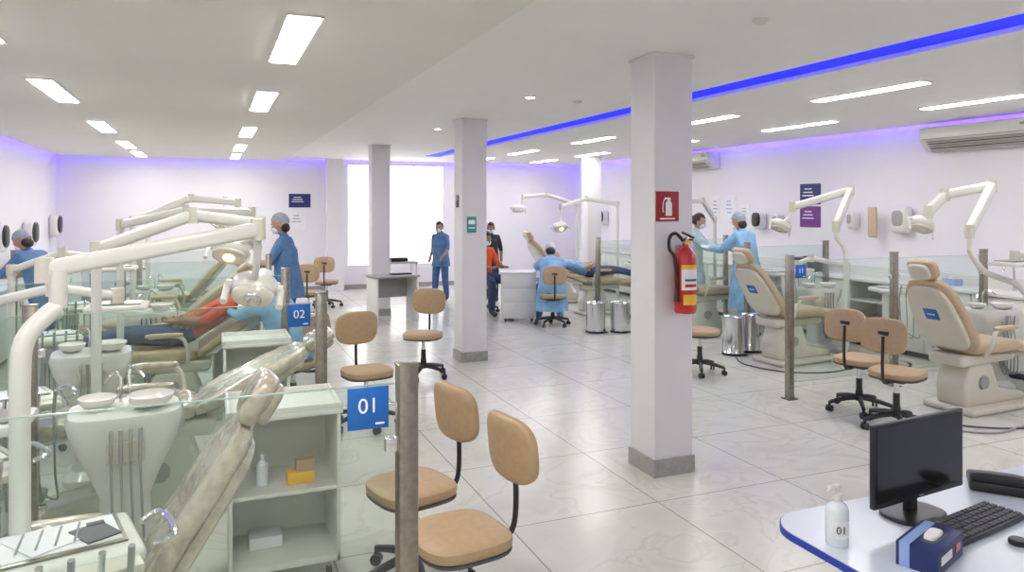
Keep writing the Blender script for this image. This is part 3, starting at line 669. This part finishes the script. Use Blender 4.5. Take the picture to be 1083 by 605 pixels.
def segd(p,a,c):
    ac=c-a; t=max(0,min(1,(p-a).dot(ac)/max(ac.length_squared,1e-9))); return (p-(a+ac*t)).length
def human(name,loc,face,J,top=SCRUB,pants=SCRUB,skin=SKIN,shoe=SHOE,uarm=None,farm=None,hair=HAIRM,cap=None,mask=True,look=None,up=None,scale=1.0,fat=1.0,gown=None,gown_rings=None,longhair=False,sleeve=1.0,gloves=None,tunic=None,legs=1.15):
    b=B(name); bm=make_body(J,fat,sleeve,legs); mm={'top':top,'pants':pants,'skin':skin,'shoe':shoe,'uarm':uarm or top,'farm':farm or skin}
    idx={k:b.mi(v) for k,v in mm.items()}
    for p in bm.polygons:
        c=V(p.center); best=min(BONES,key=lambda t:segd(c,J[t[0]],J[t[1]])-RAD[t[0]]*.35)
        p.material_index=idx[best[2]]; p.use_smooth=True
    b.bm.from_mesh(bm); bpy.data.meshes.remove(bm)
    hc=J['head']; upv=V(up) if up else (J['head']-J['neck']); upv=V(upv).normalized()
    fv=V(look) if look else V((0,1,0)); fv=(fv-upv*fv.dot(upv)).normalized(); xr=fv.cross(upv).normalized()
    M=Matrix.Translation(hc)@Matrix(((xr[0],fv[0],upv[0],0),(xr[1],fv[1],upv[1],0),(xr[2],fv[2],upv[2],0),(0,0,0,1)))
    def sph(sc,off,m,n=16,cut=None):
        bb=bmesh.new(); bmesh.ops.create_uvsphere(bb,u_segments=n*2,v_segments=n,radius=1)
        if cut: bmesh.ops.delete(bb,geom=[v for v in bb.verts if cut(v.co)],context='VERTS')
        bmesh.ops.scale(bb,vec=sc,verts=bb.verts); b.merge(bb,m,M@Matrix.Translation(off))
    bb=bmesh.new(); bmesh.ops.create_uvsphere(bb,u_segments=32,v_segments=20,radius=1)
    for v in bb.verts:
        x,y,z=v.co; t=max(0,-z)
        x*=1-.30*t*t; y=y*(1-.12*t) + (.10*t if y>0 else .25*t)
        if y>0 and abs(x)<.5: y+=.04*(1-abs(x)*2)
        v.co=(x*.076,y*.094,z*.117)
    b.merge(bb,skin,M)
    bb=bmesh.new(); bmesh.ops.create_cone(bb,cap_ends=True,segments=10,radius1=.016,radius2=.006,depth=.045); b.merge(bb,skin,M@Matrix.Translation((0,.1,-.012))@Matrix.Rotation(.35,4,'X'))
    for s in (-1,1):
        sph((.013,.008,.008),(s*.03,.087,.012),EYEW,6); sph((.006,.005,.006),(s*.03,.094,.012),EYEB,6); sph((.012,.02,.03),(s*.077,-.005,-.005),skin,8); sph((.017,.005,.003),(s*.03,.09,.03),hair,6)
    sph((.024,.008,.008),(0,.090,-.055),LIP,8)
    if mask: sph((.066,.05,.05),(0,.062,-.045),MASK,10)
    if cap: sph((.088,.106,.110),(0,-.012,.030),cap,16,lambda c:(c.z<-.15 and c.y>-.2) or c.z<-.55 or (c.y>.45 and c.z<.22)); sph((.076,.05,.06),(0,-.045,-.05),hair,10)
    else: 
        sph((.085,.104,.124),(0,-.010,.012),hair,16,lambda c:(c.y>.25 and c.z<.42) or c.z<-.62 or (c.y>.02 and c.z<-.1))
        if longhair: sph((.085,.05,.16),(0,-.085,-.09),hair,12)
        else: sph((.03,.03,.03),(0,-.11,.03),hair,10)
    gm=gloves or skin
    for n,s in (('R',1),('L',-1)):
        w=J['wr'+n]; d=(w-J['el'+n]).normalized(); sd=V((0,1,0)) if abs(d.y)<.8 else V((-s,0,.2)); sd=(sd-d*sd.dot(d)).normalized(); nn=sd.cross(d).normalized()
        HM=Matrix.Translation(w+d*.05)@Matrix(((sd[0],d[0],nn[0],0),(sd[1],d[1],nn[1],0),(sd[2],d[2],nn[2],0),(0,0,0,1)))
        b.pad(.041,.055,.017,(0,0,0),gm,e1=.7,e2=.6,M=HM,nu=16,nv=8)
        inn=nn*(-s*.6)
        for k,(o,l) in enumerate(((-.029,.060),(-.010,.072),(.010,.078),(.029,.068))):
            r0=w+d*.09+sd*o; p1=r0+d*l*.4+inn*.004; p2=p1+(d*.8+inn*.6)*l*.35; p3=p2+(d*.4+inn)*l*.3
            b.tube([r0,p1,p2,p3],[.0095,.009,.008,.0065],gm,seg=6,smooth=False)
        r0=w+d*.03+sd*.035; b.tube([r0,r0+(sd*.8+d*.6)*.03,r0+(sd*.7+d*1.2)*.05+inn*.02],[.012,.010,.008],gm,seg=6,smooth=False)
    if gown and gown_rings: b.loft(gown_rings,gown,exp=.8,seg=40,fold=.045)
    if tunic is not None:
        R=[(0,h*sin(tunic),.96+h*cos(tunic) if h>0 else .96+h,a,c) for h,a,c in ((.42,.14,.09),(.34,.172,.128),(.2,.160,.130),(.05,.172,.145),(-.08,.188,.158),(-.20,.198,.165))]
        b.loft(R,top,exp=.85,seg=36,fold=.035)
    ob=b.finish(loc,yaw_of(V(face).normalized()),ang=70); ob.scale=(scale,)*3
    return ob
def rings_stand(lean):
    R=[]; 
    for h,a,c in ((.50,.06,.06),(.47,.13,.085),(.43,.175,.11),(.33,.185,.145),(.14,.175,.145),(0,.195,.165)):
        R.append((0,h*sin(lean),.96+h*cos(lean),a,c))
    R+= [(0,0,.80,.215,.185),(0,.0,.60,.235,.20),(0,0,.42,.25,.21)]
    return R
fwd=((.04,.20,-.20),(-.05,.25,.03)); fwdL=((-.04,.20,-.20),(.05,.25,.03))
human('dentist_in_blue_gown',(7.02,8.42,0),(-.25,.97),stand(.16,fwd,fwdL,.04),top=GOWN,pants=GOWN,farm=GOWN,cap=CAPM,gown=GOWN,gown_rings=rings_stand(.16),sleeve=1.25,gloves=MASK,scale=1.03,look=(0,1,-.3))
human('dentist_in_teal_gown',(6.9,9.55,0),(.6,-.5),stand(.12,fwd,fwdL,.04),top=GOWNT,pants=GOWNT,farm=GOWNT,cap=None,gown=GOWNT,gown_rings=rings_stand(.12),sleeve=1.25,gloves=MASK,scale=1.02,look=(0,1,-.3))
human('woman_in_blue_scrubs',(4.2,14.0,0),(-.75,-.65),stand(.05,((.07,-.08,-.25),(-.04,.16,-.18)),((-.05,.04,-.27),(.02,.18,-.14)),.07),cap=None,scale=.91,shoe=SHOE,fat=1.05,tunic=.05,top=SCRUB,pants=SCRUBD)
J=sit(.5,((.06,.22,-.12),(-.1,.22,-.02)),((-.06,.22,-.12),(.1,.22,-.02)))
rg=[(0,-.03+h*sin(.5),.60+h*cos(.5),a,c) for h,a,c in ((.5,.06,.06),(.47,.13,.09),(.42,.18,.12),(.33,.19,.15),(.14,.19,.16))]+[(0,0,.62,.22,.21),(0,.05,.5,.24,.25),(0,.06,.34,.25,.26),(0,.06,.22,.26,.27)]
human('dentist_seated_in_gown',(5.0,10.58,0),(.35,.93),J,top=GOWN,pants=GOWN,farm=GOWN,cap=CAPW,gown=GOWN,gown_rings=rg,sleeve=1.2,gloves=MASK)
Jl,u,up=lie(18,.56)
human('reclining_patient',(6.15,11.35,0),(1,-.08),Jl,top=GOWN,pants=JEANS,mask=False,look=tuple(up),up=tuple(u),shoe=SHOE,farm=SKIN,legs=1)
human('woman_in_orange_top',(4.42,12.15,0),(.3,-.9),sit(.1,((.06,.12,-.25),(-.08,.22,.0)),((-.06,.12,-.25),(.08,.22,.0))),top=ORANGE,pants=JEANS,uarm=ORANGE,farm=SKIND,skin=SKIND,longhair=True,mask=True,scale=1.05)
task_chair(4.42,12.15,(-.3,.9))
human('person_in_black_top',(5.10,13.6,0),(-.3,-.9),stand(.05),top=BLKSH,pants=JEANS,skin=SKIND,scale=.90,tunic=.05)
human('dentist_with_cap',(-1.68,9.45,0),(-.85,.5),stand(.42,((.03,.2,-.2),(0,.25,-.05)),((-.03,.2,-.2),(0,.25,-.05)),.06),top=SCRUB,pants=SCRUBD,cap=CAPM,scale=.96,look=(0,1,-.6),sleeve=1.1,tunic=.42)
human('dentist_in_scrubs',(.86,9.15,0),(-.9,.35),stand(.1,((.03,.12,-.25),(-.02,.24,.0)),((-.03,.12,-.25),(.02,.24,.0)),.05),top=SCRUB,pants=SCRUBD,cap=CAPM,scale=1.03,look=(0,1,-.3),tunic=.1)
J=sit(.45,((.04,.22,-.14),(-.06,.20,.02)),((-.04,.22,-.10),(.06,.20,.04)))
rg2=[(0,-.03+h*sin(.45),.60+h*cos(.45),a,c) for h,a,c in ((.46,.12,.085),(.40,.175,.12),(.30,.185,.145),(.14,.185,.155))]+[(0,0,.62,.205,.20),(0,.03,.52,.215,.22)]
human('dentist_seated_in_scrubs',(.66,6.80,0),(-.75,.66),J,top=GOWN,pants=SCRUB,cap=CAPW,look=(0,1,-.6),gown=GOWN,gown_rings=rg2,sleeve=1.15,farm=GOWN,gloves=MASK)
task_chair(.68,6.78,(.75,-.66))
Jl2,u2,up2=lie(34,.54)
human('patient_in_red_shirt',(-.30,7.22,0),(-1,0),Jl2,top=REDSH,pants=JEANS,mask=False,look=tuple(up2),up=tuple(u2),skin=SKIND,uarm=REDSH,legs=1)

b=B('floor_cable')
b.tube([(6.0,7.4,.008),(5.8,7.0,.008),(5.95,6.5,.008),(6.4,6.3,.008),(6.9,6.4,.008)],.008,DARK,seg=6)
b.tube([(5.6,4.4,.01),(5.9,4.1,.01),(6.4,4.15,.01),(6.8,4.2,.01),(7.5,4.3,.01)],.010,GREY,seg=6)
b.tube([(5.7,4.6,.01),(5.95,4.25,.01),(6.4,4.05,.01),(7.0,4.0,.01)],.008,DARK,seg=6)
b.finish()

# ------------------------------------------------------------ world + camera
w=bpy.data.worlds.new('world'); scene.world=w; w.use_nodes=True
w.node_tree.nodes['Background'].inputs[0].default_value=(.8,.85,1,1); w.node_tree.nodes['Background'].inputs[1].default_value=.4
cam=bpy.data.cameras.new('camera'); co=bpy.data.objects.new('camera',cam); scene.collection.objects.link(co); scene.camera=co
co.location=(0,0,1.85); co.rotation_euler=(pi/2,0,-radians(22.2)); cam.sensor_width=36; cam.lens=26.0; cam.shift_y=-.0771; cam.clip_start=.05
